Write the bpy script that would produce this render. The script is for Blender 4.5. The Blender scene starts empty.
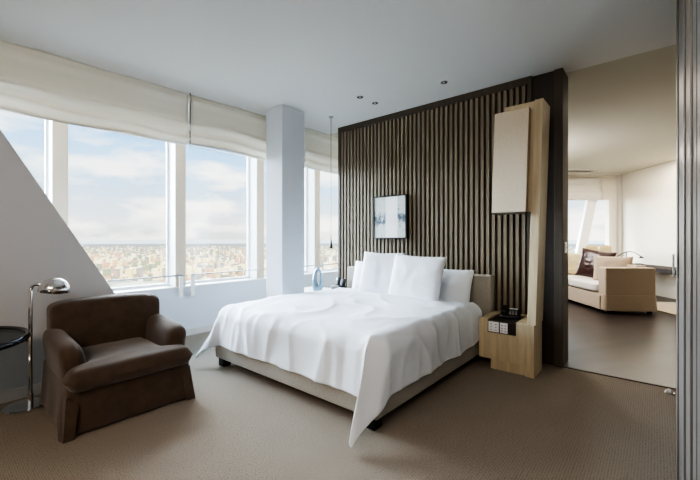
import bpy, bmesh, math, random
from mathutils import Vector, Matrix, noise
random.seed(7)
S = bpy.context.scene
COL = S.collection
PI = math.pi
R = math.radians
ZC = 2.70          # ceiling height
CAMZ = 1.15
CA, SA = .763, .646  # the camera looks 40.25 degrees left of +Y

def c2r(x, d):     # (right, ahead) of the viewpoint -> room X, Y
    return (CA*x - SA*d, SA*x + CA*d)

# ------------------------------------------------------------------ materials
def mat(name, color, rough=.6, metal=0, sheen=0, bump=None, bump_scale=50, bump_str=.2, var=0, var_scale=6, coat=0, spec=.5, stretch=None, emit=None, emit_s=0):
    m = bpy.data.materials.new(name); m.use_nodes = True
    nt = m.node_tree; b = nt.nodes['Principled BSDF']
    b.inputs['Base Color'].default_value = (*color, 1)
    b.inputs['Roughness'].default_value = rough
    b.inputs['Metallic'].default_value = metal
    b.inputs['Specular IOR Level'].default_value = spec
    if sheen: b.inputs['Sheen Weight'].default_value = sheen
    if coat: b.inputs['Coat Weight'].default_value = coat; b.inputs['Coat Roughness'].default_value = .1
    if emit: b.inputs['Emission Color'].default_value = (*emit, 1); b.inputs['Emission Strength'].default_value = emit_s
    tc = nt.nodes.new('ShaderNodeTexCoord'); mp = nt.nodes.new('ShaderNodeMapping')
    nt.links.new(tc.outputs['Object'], mp.inputs['Vector'])
    if stretch: mp.inputs['Scale'].default_value = stretch
    if var:
        n = nt.nodes.new('ShaderNodeTexNoise'); n.inputs['Scale'].default_value = var_scale; n.inputs['Detail'].default_value = 5
        nt.links.new(mp.outputs['Vector'], n.inputs['Vector'])
        r = nt.nodes.new('ShaderNodeValToRGB')
        r.color_ramp.elements[0].position = .3; r.color_ramp.elements[1].position = .7
        r.color_ramp.elements[0].color = (*[c*(1-var) for c in color], 1)
        r.color_ramp.elements[1].color = (*[min(1, c*(1+var)) for c in color], 1)
        nt.links.new(n.outputs['Fac'], r.inputs['Fac']); nt.links.new(r.outputs['Color'], b.inputs['Base Color'])
    if bump:
        t = nt.nodes.new('ShaderNodeTexNoise' if bump == 'noise' else 'ShaderNodeTexVoronoi')
        t.inputs['Scale'].default_value = bump_scale
        nt.links.new(mp.outputs['Vector'], t.inputs['Vector'])
        bp = nt.nodes.new('ShaderNodeBump'); bp.inputs['Strength'].default_value = bump_str; bp.inputs['Distance'].default_value = .01
        nt.links.new(t.outputs['Fac' if bump == 'noise' else 'Distance'], bp.inputs['Height']); nt.links.new(bp.outputs['Normal'], b.inputs['Normal'])
    return m

M = {}
M['wall'] = mat('wall_paint', (.62, .66, .71), .85, bump='noise', bump_scale=120, bump_str=.04)
M['brace'] = mat('brace_paint', (.53, .54, .56), .85, bump='noise', bump_scale=120, bump_str=.04)
M['ceiling'] = mat('ceiling_paint', (.73, .715, .69), .9)
M['white'] = mat('white_lacquer', (.86, .86, .85), .4)
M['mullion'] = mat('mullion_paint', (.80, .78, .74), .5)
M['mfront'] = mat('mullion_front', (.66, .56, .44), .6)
M['cream_wall'] = mat('cream_wall_paint', (.78, .73, .63), .85)
M['cream_ceiling'] = mat('cream_ceiling_paint', (.56, .53, .45), .9)
M['skirting'] = mat('skirting_paint', (.62, .60, .57), .5)
M['slat'] = mat('stained_oak_slats', (.23, .19, .14), .6, var=.08, var_scale=3, stretch=(8, 8, .6))
M['slat_back'] = mat('slat_backing', (.035, .028, .03), .8)
M['slat_frame'] = mat('dark_oak_frame', (.075, .058, .042), .5, var=.2, var_scale=3, stretch=(8, 8, .6))
M['dark_panel'] = mat('dark_panel', (.045, .036, .032), .5, var=.15, var_scale=3, stretch=(8, 8, .5))
M['jamb'] = mat('dark_jamb', (.085, .07, .055), .65, var=.15, var_scale=3, stretch=(8, 8, .5))
M['maple'] = mat('pale_maple', (.56, .475, .32), .45, var=.13, var_scale=4, stretch=(9, 9, .7), bump='noise', bump_scale=40, bump_str=.03)
M['shade'] = mat('linen_shade', (.66, .57, .44), .8, bump='noise', bump_scale=220, bump_str=.15, var=.05, var_scale=60)
M['linen'] = mat('white_bed_linen', (.78, .825, .885), .75, sheen=.15, bump='noise', bump_scale=60, bump_str=.05)
M['pillow'] = mat('white_pillow_cotton', (.80, .84, .90), .75, sheen=.15, bump='noise', bump_scale=12, bump_str=.25)
M['bedfab'] = mat('taupe_bed_fabric', (.36, .335, .29), .85, sheen=.2, bump='noise', bump_scale=300, bump_str=.25, var=.08, var_scale=90)
M['black'] = mat('black_plastic', (.012, .012, .014), .35)
M['blackmetal'] = mat('black_metal', (.02, .019, .018), .4, .3)
M['chrome'] = mat('chrome', (.82, .82, .83), .08, 1)
M['brush'] = mat('brushed_steel', (.55, .55, .55), .3, 1)
M['brown'] = mat('brown_cotton_velvet', (.078, .048, .030), .9, sheen=.3, bump='noise', bump_scale=160, bump_str=.35, var=.16, var_scale=14)
M['sofa'] = mat('sand_linen', (.42, .335, .25), .9, sheen=.2, bump='noise', bump_scale=250, bump_str=.2, var=.06, var_scale=50)
M['sofaseat'] = mat('pale_linen', (.66, .62, .58), .9, sheen=.2, bump='noise', bump_scale=250, bump_str=.2)
M['leather'] = mat('dark_brown_leather', (.05, .024, .020), .28, bump='noise', bump_scale=25, bump_str=.5, var=.3, var_scale=12)
M['ceramic'] = mat('pale_blue_ceramic', (.24, .38, .48), .2, var=.12, var_scale=12, coat=.4)
M['insert'] = mat('dark_insert', (.035, .028, .025), .35)
M['plate'] = mat('white_control_plate', (.88, .89, .92), .4)
M['grey'] = mat('grey_print', (.35, .36, .38), .6)
M['wicker'] = mat('tan_wicker', (.55, .45, .25), .8, bump='noise', bump_scale=90, bump_str=.5, var=.2, var_scale=40)
M['rugm'] = mat('beige_rug_wool', (.50, .44, .35), .95, bump='noise', bump_scale=120, bump_str=.3)
M['wenge'] = mat('wenge_desk', (.028, .02, .018), .7, spec=.2)
M['door'] = mat('grey_brown_door_metal', (.155, .145, .135), .38, .35, var=.08, var_scale=4, stretch=(6, 6, .3))
M['doordark'] = mat('dark_door_groove', (.022, .021, .022), .5)

def glass(name, tint, gl=.06, color_mix=0):
    m = bpy.data.materials.new(name); m.use_nodes = True; nt = m.node_tree; nt.nodes.clear()
    o = nt.nodes.new('ShaderNodeOutputMaterial'); mx = nt.nodes.new('ShaderNodeMixShader')
    t = nt.nodes.new('ShaderNodeBsdfTransparent'); g = nt.nodes.new('ShaderNodeBsdfGlossy')
    t.inputs['Color'].default_value = (*tint, 1); g.inputs['Roughness'].default_value = .02
    mx.inputs['Fac'].default_value = gl
    nt.links.new(t.outputs[0], mx.inputs[1]); nt.links.new(g.outputs[0], mx.inputs[2]); nt.links.new(mx.outputs[0], o.inputs[0])
    return m
M['glass'] = glass('window_glass', (.97, .985, .99), .03)
M['tglass'] = glass('smoked_table_glass', (.42, .48, .47), .25)

def blind_material():
    m = bpy.data.materials.new('roman_blind_linen'); m.use_nodes = True; nt = m.node_tree; nt.nodes.clear()
    o = nt.nodes.new('ShaderNodeOutputMaterial'); mx = nt.nodes.new('ShaderNodeMixShader')
    d = nt.nodes.new('ShaderNodeBsdfDiffuse'); t = nt.nodes.new('ShaderNodeBsdfTranslucent')
    d.inputs['Color'].default_value = (.84, .82, .76, 1); t.inputs['Color'].default_value = (.80, .77, .70, 1)
    mx.inputs['Fac'].default_value = .30
    tc = nt.nodes.new('ShaderNodeTexCoord'); mp = nt.nodes.new('ShaderNodeMapping'); mp.inputs['Scale'].default_value = (1, 1, 9)
    n = nt.nodes.new('ShaderNodeTexNoise'); n.inputs['Scale'].default_value = 5; n.inputs['Detail'].default_value = 6
    bp = nt.nodes.new('ShaderNodeBump'); bp.inputs['Strength'].default_value = .25; bp.inputs['Distance'].default_value = .02
    nt.links.new(tc.outputs['Object'], mp.inputs[0]); nt.links.new(mp.outputs[0], n.inputs['Vector'])
    nt.links.new(n.outputs['Fac'], bp.inputs['Height']); nt.links.new(bp.outputs[0], d.inputs['Normal'])
    nt.links.new(d.outputs[0], mx.inputs[1]); nt.links.new(t.outputs[0], mx.inputs[2]); nt.links.new(mx.outputs[0], o.inputs[0])
    return m
M['blind'] = blind_material()

def carpet_material():
    m = bpy.data.materials.new('loop_pile_carpet'); m.use_nodes = True; nt = m.node_tree; b = nt.nodes['Principled BSDF']
    b.inputs['Roughness'].default_value = .95; b.inputs['Specular IOR Level'].default_value = .1
    tc = nt.nodes.new('ShaderNodeTexCoord'); mp = nt.nodes.new('ShaderNodeMapping')
    mp.inputs['Rotation'].default_value = (0, 0, R(0)); mp.inputs['Scale'].default_value = (80, 110, 1)
    nt.links.new(tc.outputs['Object'], mp.inputs[0])
    v = nt.nodes.new('ShaderNodeTexVoronoi'); v.voronoi_dimensions = '2D'; v.inputs['Scale'].default_value = 1; v.inputs['Randomness'].default_value = .35
    nt.links.new(mp.outputs[0], v.inputs['Vector'])
    r = nt.nodes.new('ShaderNodeValToRGB')
    r.color_ramp.elements[0].position = .1; r.color_ramp.elements[0].color = (.37, .318, .265, 1)
    r.color_ramp.elements[1].position = .7; r.color_ramp.elements[1].color = (.22, .188, .155, 1)
    nt.links.new(v.outputs['Distance'], r.inputs['Fac'])
    n = nt.nodes.new('ShaderNodeTexNoise'); n.inputs['Scale'].default_value = 2.2; n.inputs['Detail'].default_value = 4
    nt.links.new(tc.outputs['Object'], n.inputs['Vector'])
    mr = nt.nodes.new('ShaderNodeMapRange'); mr.inputs['To Min'].default_value = .9; mr.inputs['To Max'].default_value = 1.08
    nt.links.new(n.outputs['Fac'], mr.inputs['Value'])
    mm = nt.nodes.new('ShaderNodeVectorMath'); mm.operation = 'SCALE'
    nt.links.new(r.outputs['Color'], mm.inputs[0]); nt.links.new(mr.outputs[0], mm.inputs['Scale'])
    nt.links.new(mm.outputs[0], b.inputs['Base Color'])
    bp = nt.nodes.new('ShaderNodeBump'); bp.inputs['Strength'].default_value = .5; bp.inputs['Distance'].default_value = .006; bp.invert = True
    nt.links.new(v.outputs['Distance'], bp.inputs['Height']); nt.links.new(bp.outputs[0], b.inputs['Normal'])
    return m
M['carpet'] = carpet_material()

def wood_floor_material():
    m = bpy.data.materials.new('dark_plank_floor'); m.use_nodes = True; nt = m.node_tree; b = nt.nodes['Principled BSDF']
    tc = nt.nodes.new('ShaderNodeTexCoord'); mp = nt.nodes.new('ShaderNodeMapping'); mp.inputs['Rotation'].default_value = (0, 0, R(-62))
    nt.links.new(tc.outputs['Object'], mp.inputs[0])
    br = nt.nodes.new('ShaderNodeTexBrick'); br.inputs['Scale'].default_value = 1; br.inputs['Brick Width'].default_value = 1.3; br.inputs['Row Height'].default_value = .12
    br.inputs['Mortar Size'].default_value = .002; br.inputs['Color1'].default_value = (.020, .014, .014, 1); br.inputs['Color2'].default_value = (.042, .028, .025, 1); br.inputs['Mortar'].default_value = (.02, .015, .012, 1)
    nt.links.new(mp.outputs[0], br.inputs['Vector'])
    nt.links.new(br.outputs['Color'], b.inputs['Base Color'])
    b.inputs['Roughness'].default_value = .33
    n = nt.nodes.new('ShaderNodeTexNoise'); n.inputs['Scale'].default_value = 6
    mr = nt.nodes.new('ShaderNodeMapRange'); mr.inputs['To Min'].default_value = .25; mr.inputs['To Max'].default_value = .42
    nt.links.new(n.outputs['Fac'], mr.inputs['Value']); nt.links.new(mr.outputs[0], b.inputs['Roughness'])
    return m
M['planks'] = wood_floor_material()

def art_material():
    m = bpy.data.materials.new('abstract_art_print'); m.use_nodes = True; nt = m.node_tree; b = nt.nodes['Principled BSDF']
    b.inputs['Roughness'].default_value = .35
    tc = nt.nodes.new('ShaderNodeTexCoord'); sep = nt.nodes.new('ShaderNodeSeparateXYZ')
    nt.links.new(tc.outputs['Generated'], sep.inputs[0])
    n = nt.nodes.new('ShaderNodeTexNoise'); n.inputs['Scale'].default_value = 7; n.inputs['Detail'].default_value = 6; n.inputs['Roughness'].default_value = .7
    nt.links.new(tc.outputs['Generated'], n.inputs['Vector'])
    # band mask around mid-height
    s = nt.nodes.new('ShaderNodeMath'); s.operation = 'SUBTRACT'; s.inputs[1].default_value = .46; nt.links.new(sep.outputs['Z'], s.inputs[0])
    ab = nt.nodes.new('ShaderNodeMath'); ab.operation = 'ABSOLUTE'; nt.links.new(s.outputs[0], ab.inputs[0])
    mu = nt.nodes.new('ShaderNodeMapRange'); mu.inputs['From Min'].default_value = .0; mu.inputs['From Max'].default_value = .34; mu.inputs['To Min'].default_value = .14; mu.inputs['To Max'].default_value = -.08
    nt.links.new(ab.outputs[0], mu.inputs['Value'])
    ad = nt.nodes.new('ShaderNodeMath'); ad.operation = 'ADD'; nt.links.new(n.outputs['Fac'], ad.inputs[0]); nt.links.new(mu.outputs[0], ad.inputs[1])
    r = nt.nodes.new('ShaderNodeValToRGB'); r.color_ramp.elements[0].position = .53; r.color_ramp.elements[1].position = .66
    r.color_ramp.elements[0].color = (.62, .67, .62, 1); r.color_ramp.elements[1].color = (.10, .14, .17, 1)
    e = r.color_ramp.elements.new(.58); e.color = (.33, .38, .44, 1)
    nt.links.new(ad.outputs[0], r.inputs['Fac'])
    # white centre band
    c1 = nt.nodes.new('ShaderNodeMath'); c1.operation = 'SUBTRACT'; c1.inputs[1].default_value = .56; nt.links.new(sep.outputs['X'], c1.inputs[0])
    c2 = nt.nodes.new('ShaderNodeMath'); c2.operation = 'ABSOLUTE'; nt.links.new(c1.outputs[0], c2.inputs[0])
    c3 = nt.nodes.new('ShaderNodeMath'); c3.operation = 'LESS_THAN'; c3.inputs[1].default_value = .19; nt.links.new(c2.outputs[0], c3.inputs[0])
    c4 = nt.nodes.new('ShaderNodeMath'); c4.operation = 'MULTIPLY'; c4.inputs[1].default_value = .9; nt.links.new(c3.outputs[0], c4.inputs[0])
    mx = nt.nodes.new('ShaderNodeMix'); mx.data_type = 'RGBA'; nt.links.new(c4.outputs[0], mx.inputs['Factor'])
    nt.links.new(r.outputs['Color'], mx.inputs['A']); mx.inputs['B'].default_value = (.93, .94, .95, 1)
    nt.links.new(mx.outputs['Result'], b.inputs['Base Color'])
    return m
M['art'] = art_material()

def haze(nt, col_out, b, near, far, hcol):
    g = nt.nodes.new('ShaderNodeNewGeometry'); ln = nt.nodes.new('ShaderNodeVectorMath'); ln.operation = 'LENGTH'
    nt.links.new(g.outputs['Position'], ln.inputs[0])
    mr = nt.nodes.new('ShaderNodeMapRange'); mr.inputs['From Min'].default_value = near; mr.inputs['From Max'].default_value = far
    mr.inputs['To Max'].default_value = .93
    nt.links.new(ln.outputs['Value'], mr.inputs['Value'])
    em = nt.nodes.new('ShaderNodeEmission'); em.inputs['Color'].default_value = (*hcol, 1); em.inputs['Strength'].default_value = .33  # aerial haze painted in as emission, stronger with distance
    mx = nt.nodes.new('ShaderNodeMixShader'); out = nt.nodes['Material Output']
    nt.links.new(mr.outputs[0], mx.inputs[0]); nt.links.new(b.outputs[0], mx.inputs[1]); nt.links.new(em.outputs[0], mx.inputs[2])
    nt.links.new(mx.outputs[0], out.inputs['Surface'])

def city_material(name, cols, hz=(.80, .82, .82)):
    m = bpy.data.materials.new(name); m.use_nodes = True; nt = m.node_tree; b = nt.nodes['Principled BSDF']
    b.inputs['Roughness'].default_value = .9
    g = nt.nodes.new('ShaderNodeNewGeometry')
    r = nt.nodes.new('ShaderNodeValToRGB'); r.color_ramp.interpolation = 'CONSTANT'
    r.color_ramp.elements[0].color = (*cols[0], 1); r.color_ramp.elements[0].position = 0
    r.color_ramp.elements[1].color = (*cols[1], 1); r.color_ramp.elements[1].position = 1/len(cols)
    for i, c in enumerate(cols[2:]):
        e = r.color_ramp.elements.new((i+2)/len(cols)); e.color = (*c, 1)
    nt.links.new(g.outputs['Random Per Island'], r.inputs['Fac'])
    # floors and windows
    tc = nt.nodes.new('ShaderNodeTexCoord')
    w = nt.nodes.new('ShaderNodeTexBrick'); w.inputs['Scale'].default_value = .12; w.inputs['Color1'].default_value = (.55, .57, .6, 1); w.inputs['Color2'].default_value = (.75, .75, .75, 1); w.inputs['Mortar'].default_value = (1, 1, 1, 1)
    w.inputs['Mortar Size'].default_value = .09
    sp = nt.nodes.new('ShaderNodeSeparateXYZ'); nt.links.new(g.outputs['Position'], sp.inputs[0])
    ad = nt.nodes.new('ShaderNodeMath'); ad.operation = 'ADD'; nt.links.new(sp.outputs['X'], ad.inputs[0]); nt.links.new(sp.outputs['Y'], ad.inputs[1])
    cb = nt.nodes.new('ShaderNodeCombineXYZ'); nt.links.new(ad.outputs[0], cb.inputs[0]); nt.links.new(sp.outputs['Z'], cb.inputs[1])
    nt.links.new(cb.outputs[0], w.inputs['Vector'])
    mx = nt.nodes.new('ShaderNodeMix'); mx.data_type = 'RGBA'; mx.blend_type = 'MULTIPLY'; mx.inputs['Factor'].default_value = .8
    nt.links.new(r.outputs['Color'], mx.inputs['A']); nt.links.new(w.outputs['Color'], mx.inputs['B'])
    nt.links.new(mx.outputs['Result'], b.inputs['Base Color'])
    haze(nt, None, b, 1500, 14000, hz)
    return m
pale = [(.85, .70, .38), (.90, .82, .60), (.62, .46, .28), (.90, .80, .58), (.36, .34, .32), (.95, .92, .82), (.60, .38, .26), (.88, .76, .50), (.30, .33, .24)]
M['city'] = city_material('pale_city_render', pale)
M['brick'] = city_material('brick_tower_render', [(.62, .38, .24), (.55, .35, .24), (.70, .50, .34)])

def ground_material():
    m = bpy.data.materials.new('city_ground'); m.use_nodes = True; nt = m.node_tree; b = nt.nodes['Principled BSDF']
    b.inputs['Roughness'].default_value = 1; b.inputs['Specular IOR Level'].default_value = 0
    g = nt.nodes.new('ShaderNodeNewGeometry'); n = nt.nodes.new('ShaderNodeTexNoise'); n.inputs['Scale'].default_value = .004; n.inputs['Detail'].default_value = 10; n.inputs['Roughness'].default_value = .7
    nt.links.new(g.outputs['Position'], n.inputs['Vector'])
    r = nt.nodes.new('ShaderNodeValToRGB'); r.color_ramp.elements[0].position = .42; r.color_ramp.elements[0].color = (.13, .17, .11, 1)
    r.color_ramp.elements[1].position = .62; r.color_ramp.elements[1].color = (.52, .44, .32, 1)
    nt.links.new(n.outputs['Fac'], r.inputs['Fac']); nt.links.new(r.outputs['Color'], b.inputs['Base Color'])
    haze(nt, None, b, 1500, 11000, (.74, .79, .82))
    return m
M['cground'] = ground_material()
M['hill'] = mat('far_hills', (.20, .22, .22), 1, spec=0, emit=(.72, .74, .70), emit_s=.40)  # emission paints distance haze onto the hills

# ------------------------------------------------------------------ helpers
ORG = {}
def finish(bm, name, m, smooth=False):
    bmesh.ops.recalc_face_normals(bm, faces=bm.faces[:])
    me = bpy.data.meshes.new(name); bm.to_mesh(me); bm.free()
    if m is not None: me.materials.append(m)
    if smooth:
        for p in me.polygons: p.use_smooth = True
    return me

def O(name, bm, m, parent=None, smooth=False, auto=None):
    """link one mesh object; vertices are given in room coordinates (or the root's own when its origin is registered local)"""
    if parent is not None:
        org = ORG[parent.name]
    else:
        lo = [min(v.co[i] for v in bm.verts) for i in range(3)]; hi = [max(v.co[i] for v in bm.verts) for i in range(3)]
        org = Vector(((lo[0]+hi[0])/2, (lo[1]+hi[1])/2, lo[2]))
    bmesh.ops.translate(bm, verts=bm.verts[:], vec=-org)
    o = bpy.data.objects.new(name, finish(bm, name, m, smooth)); COL.objects.link(o)
    if parent is not None:
        o.parent = parent
    else:
        o.location = org
    ORG[o.name] = org
    if auto:
        for p in o.data.polygons: p.use_smooth = True
        md = o.modifiers.new('edge', 'EDGE_SPLIT'); md.split_angle = R(auto)
    return o

def sub(o, lv=1):
    md = o.modifiers.new('sub', 'SUBSURF'); md.levels = lv; md.render_levels = lv; return o
def bev(o, w=.01, seg=2, ang=30):
    md = o.modifiers.new('bevel', 'BEVEL'); md.width = w; md.segments = seg; md.limit_method = 'ANGLE'; md.angle_limit = R(ang)
    for p in o.data.polygons: p.use_smooth = True
    o.modifiers.new('wn', 'WEIGHTED_NORMAL').keep_sharp = False
    return o

def root(name, loc, label, cat, group=None, rz=0, local=False):
    o = bpy.data.objects.new(name, None); COL.objects.link(o); o.location = loc; o.rotation_euler = (0, 0, rz)
    o.empty_display_size = .1
    o['label'] = label; o['category'] = cat
    if group: o['group'] = group
    ORG[o.name] = Vector((0, 0, 0)) if local else Vector(loc)
    return o
def tag(o, label, cat, group=None, kind=None):
    o['label'] = label; o['category'] = cat
    if group: o['group'] = group
    if kind: o['kind'] = kind
    return o
def struct(o, label=None, cat=None):
    o['kind'] = 'structure'
    if label: o['label'] = label; o['category'] = cat
    return o

def box(bm, x0, x1, y0, y1, z0, z1, M4=None):
    c = [Vector((x, y, z)) for x in (x0, x1) for y in (y0, y1) for z in (z0, z1)]
    if M4 is not None: c = [M4 @ v for v in c]
    v = [bm.verts.new(p) for p in c]
    for f in ((0, 1, 3, 2), (4, 6, 7, 5), (0, 4, 5, 1), (2, 3, 7, 6), (0, 2, 6, 4), (1, 5, 7, 3)):
        bm.faces.new([v[i] for i in f])
    return bm
def B(*a, **k): return box(bmesh.new(), *a, **k)

def soft(x0, x1, y0, y1, z0, z1, r, n=6, fn=None, amp=0, fs=6):
    """rounded box as an even grid whose faces can be bent by fn"""
    bm = bmesh.new()
    bmesh.ops.create_cube(bm, size=2)
    bmesh.ops.subdivide_edges(bm, edges=bm.edges[:], cuts=n, use_grid_fill=True)
    hx, hy, hz = (x1-x0)/2, (y1-y0)/2, (z1-z0)/2
    c = Vector(((x0+x1)/2, (y0+y1)/2, (z0+z1)/2))
    for v in bm.verts:
        q = []
        for t, h in zip(v.co, (hx, hy, hz)):
            s = math.copysign(abs(t)**.8, t)       # denser near the edges
            q.append(s*h)
        p = Vector(q)
        inner = Vector((max(-hx+r, min(hx-r, p.x)), max(-hy+r, min(hy-r, p.y)), max(-hz+r, min(hz-r, p.z))))
        d = p-inner
        if d.length > 1e-6: p = inner + d.normalized()*r
        p += c
        if fn: p = fn(p)
        if amp:
            nv = noise.noise_vector(p*fs); p += nv*amp
        v.co = p
    return bm

def tube(bm, pts, r, n=10, cap=True):
    pts = [Vector(p) for p in pts]; rings = []
    rr = r if isinstance(r, (list, tuple)) else [r]*len(pts)
    up = None
    for i, p in enumerate(pts):
        t = (pts[min(i+1, len(pts)-1)] - pts[max(i-1, 0)]).normalized()
        if up is None:
            up = Vector((0, 0, 1)) if abs(t.z) < .9 else Vector((1, 0, 0))
        a = t.cross(up).normalized(); b = t.cross(a).normalized(); up = b.cross(t) if False else up
        if abs(t.dot(up)) > .98: up = Vector((0, 1, 0)); a = t.cross(up).normalized(); b = t.cross(a).normalized()
        rings.append([bm.verts.new(p + (a*math.cos(2*PI*k/n) + b*math.sin(2*PI*k/n))*rr[i]) for k in range(n)])
    for A, Bn in zip(rings, rings[1:]):
        # align rings to limit twisting
        best = min(range(n), key=lambda s: sum((A[k].co-Bn[(k+s) % n].co).length for k in range(n)))
        for k in range(n):
            bm.faces.new((A[k], A[(k+1) % n], Bn[(k+1+best) % n], Bn[(k+best) % n]))
    if cap:
        bm.faces.new(rings[0]); bm.faces.new(rings[-1])
    return bm

def lathe(bm, prof, cx, cy, n=32, z=0, sx=1, sy=1):
    rings = []
    for r, h in prof:
        if r < 1e-5: rings.append([bm.verts.new((cx, cy, z+h))])
        else: rings.append([bm.verts.new((cx+sx*r*math.cos(2*PI*k/n), cy+sy*r*math.sin(2*PI*k/n), z+h)) for k in range(n)])
    for A, C in zip(rings, rings[1:]):
        for k in range(n):
            a, b2 = A[k % len(A)], A[(k+1) % len(A)]; c, d = C[(k+1) % len(C)], C[k % len(C)]
            f = []
            for q in (a, b2, c, d):
                if q not in f: f.append(q)
            if len(f) > 2:
                try: bm.faces.new(f)
                except ValueError: pass
    return bm

def seg(p, q, z0, z1, t, M_=None, bm=None, side=1):
    """upright slab along the line p-q, thickness t to one side"""
    bm = bm or bmesh.new()
    p = Vector((*p, 0)); q = Vector((*q, 0)); d = (q-p).normalized(); n = Vector((-d.y, d.x, 0))*t*side
    a = [p, q, q+n, p+n]
    lo = [bm.verts.new((v.x, v.y, z0)) for v in a]; hi = [bm.verts.new((v.x, v.y, z1)) for v in a]
    bm.faces.new(lo); bm.faces.new(hi)
    for i in range(4): bm.faces.new((lo[i], lo[(i+1) % 4], hi[(i+1) % 4], hi[i]))
    return bm

# ------------------------------------------------------------------ room shell
XW = -4.30        # inner face of the facade
struct(O('floor', B(-4.6, .13, -2.6, 3.74, -.06, 0), M['carpet']))
bm = B(.13, 2.6, -2.6, .95, -.06, 0); struct(O('floor_entry', bm, M['carpet']))
struct(O('floor_living', B(-4.6, 3.2, 3.74, 12.5, -.06, 0), M['planks']))
struct(O('ceiling', B(-4.7, 2.6, -2.7, 3.84, ZC, ZC+.1), M['ceiling']))
struct(O('ceiling_living', B(-4.7, 3.2, 3.84, 12.6, ZC, ZC+.1), M['cream_ceiling']))
struct(O('wall_left', B(XW-.3, XW, -2.6, 5.3, 0, .585), M['wall']))
struct(O('wall_left_header', B(XW-.3, XW-.12, -2.6, 5.3, 2.48, ZC), M['wall']))
struct(O('baseboard_left', B(XW, XW+.015, -2.6, 5.3, 0, .075), M['skirting']))
struct(O('wall_behind', B(-4.7, 2.6, -2.7, -2.6, 0, ZC), M['wall']))
struct(O('wall_entry_side', B(2.6, 2.7, -2.7, 1.0, 0, ZC), M['wall']))
struct(O('wall_right', B(.13, 2.7, .95, 3.74, 0, ZC), M['dark_panel']))
# passage beyond the bed wall
struct(O('wall_far_left', B(-4.7, -2.4, 5.3, 5.4, 0, ZC), M['wall']))
struct(O('wall_living_side', B(-2.5, -2.4, 3.97, 5.3, 0, ZC), M['cream_wall']))
struct(O('wall_living_end', B(-4.7, -4.6, 5.4, 9.2, 0, ZC), M['cream_wall']))

# sill
struct(bev(O('trim_1', B(XW-.22, XW+.012, -2.6, 5.3, .585, .60), M['white']), .004))
# mullions and panes
ys = [.83+1.135*k for k in range(-3, 4)]
for i, y in enumerate(ys):
    tr = struct(bev(O('trim_%d' % (i+2), B(XW-.26, XW-.012, y-.06, y+.06, .60, 2.48), M['white']), .004))
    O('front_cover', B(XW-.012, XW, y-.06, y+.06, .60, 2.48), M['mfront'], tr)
edges = [-2.6] + ys + [5.3]
for i in range(len(edges)-1):
    a = edges[i] + (.06 if i else 0); b = edges[i+1] - (.06 if i < len(edges)-2 else 0)
    w = root('window_%d' % (i+1), (XW-.2, (a+b)/2, .60), 'x', 'x'); del w['label']; del w['category']; w['kind'] = 'structure'
    bm = bmesh.new(); f = .018
    box(bm, XW-.22, XW-.185, a, a+f, .60, 2.48); box(bm, XW-.22, XW-.185, b-f, b, .60, 2.48)
    box(bm, XW-.22, XW-.185, a+f, b-f, .60, .63); box(bm, XW-.22, XW-.185, a+f, b-f, 2.45, 2.48)
    O('window_frame', bm, M['white'], w)
    O('pane', B(XW-.205, XW-.200, a+f, b-f, .63, 2.45), M['glass'], w)

# diagonal brace wall in front of the first windows
XD = -3.52
def yd(z): return .34 + (1.94-z)/1.75
bm = bmesh.new()
pr = [(-2.6, 0), (yd(0), 0), (yd(ZC), ZC), (-2.6, ZC)]
A = [bm.verts.new((XD, y, z)) for y, z in pr]; C = [bm.verts.new((XD-.22, y, z)) for y, z in pr]
bm.faces.new(A); bm.faces.new(C)
for i in range(4): bm.faces.new((A[i], A[(i+1) % 4], C[(i+1) % 4], C[i]))
struct(bev(O('wall_diagonal', bm, M['brace']), .006))
struct(O('baseboard_diagonal', B(XD, XD+.014, -2.6, 1.40, 0, .075), M['skirting']))

# square pillar
struct(bev(O('pillar', B(-3.54, -3.24, 2.63, 2.975, 0, ZC), M['wall']), .006))

# ------------------------------------------------------------------ bed wall
YW = 3.70
w = O('wall_back', B(-3.337, -.655, 3.745, 3.965, 0, ZC), M['slat_back']); struct(w)
bm = bmesh.new(); x = -3.30; n_ = 42; x_end = -.925; step = (x_end+3.30)/n_
for k in range(n_):
    x0 = -3.30 + k*step + .008
    box(bm, x0, x0+.030, YW, 3.745, .02, ZC-.075)
O('slat_cladding', bm, M['slat'], w)
bm = bmesh.new()
box(bm, -3.345, -3.30, YW-.008, 3.965, 0, ZC); box(bm, -.925, -.885, YW-.01, 3.765, 0, ZC); box(bm, -3.30, -.925, YW-.008, 3.765, ZC-.075, ZC)
bev(O('slat_border', bm, M['slat_frame'], w), .004)
O('plain_panel', B(-.885, -.70, 3.725, 3.745, 0, ZC), M['dark_panel'], w)
bm = bmesh.new(); box(bm, -.70, -.63, YW, 3.965, 0, ZC)
bev(O('end_post', bm, M['jamb'], w), .004)
# light switch on the post end
s = root('light_switch', (-.63, 3.80, 1.09), 'small silver light switch on the dark end post of the slatted wall', 'switch')
bev(O('face_plate', B(-.63, -.622, 3.765, 3.835, 1.03, 1.13), M['brush'], s), .002)
for z in (1.045, 1.085): O('rocker', B(-.622, -.617, 3.778, 3.822, z, z+.03), M['plate'], s)
# threshold strip
struct(O('trim_threshold', B(-.63, .13, 3.725, 3.75, 0, .006), M['jamb']))
# door stop
ds = root('door_stop', (.085, 3.62, 0), 'small white dome door stop on the carpet at the foot of the grey door', 'door stop')
O('dome', lathe(bmesh.new(), [(0, .03), (.012, .027), (.02, .018), (.023, 0), (0, 0)], .085, 3.62, 16), M['white'], ds, smooth=True)
O('washer', lathe(bmesh.new(), [(0, .005), (.03, .005), (.03, 0), (0, 0)], .085, 3.62, 16), M['brush'], ds)

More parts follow.
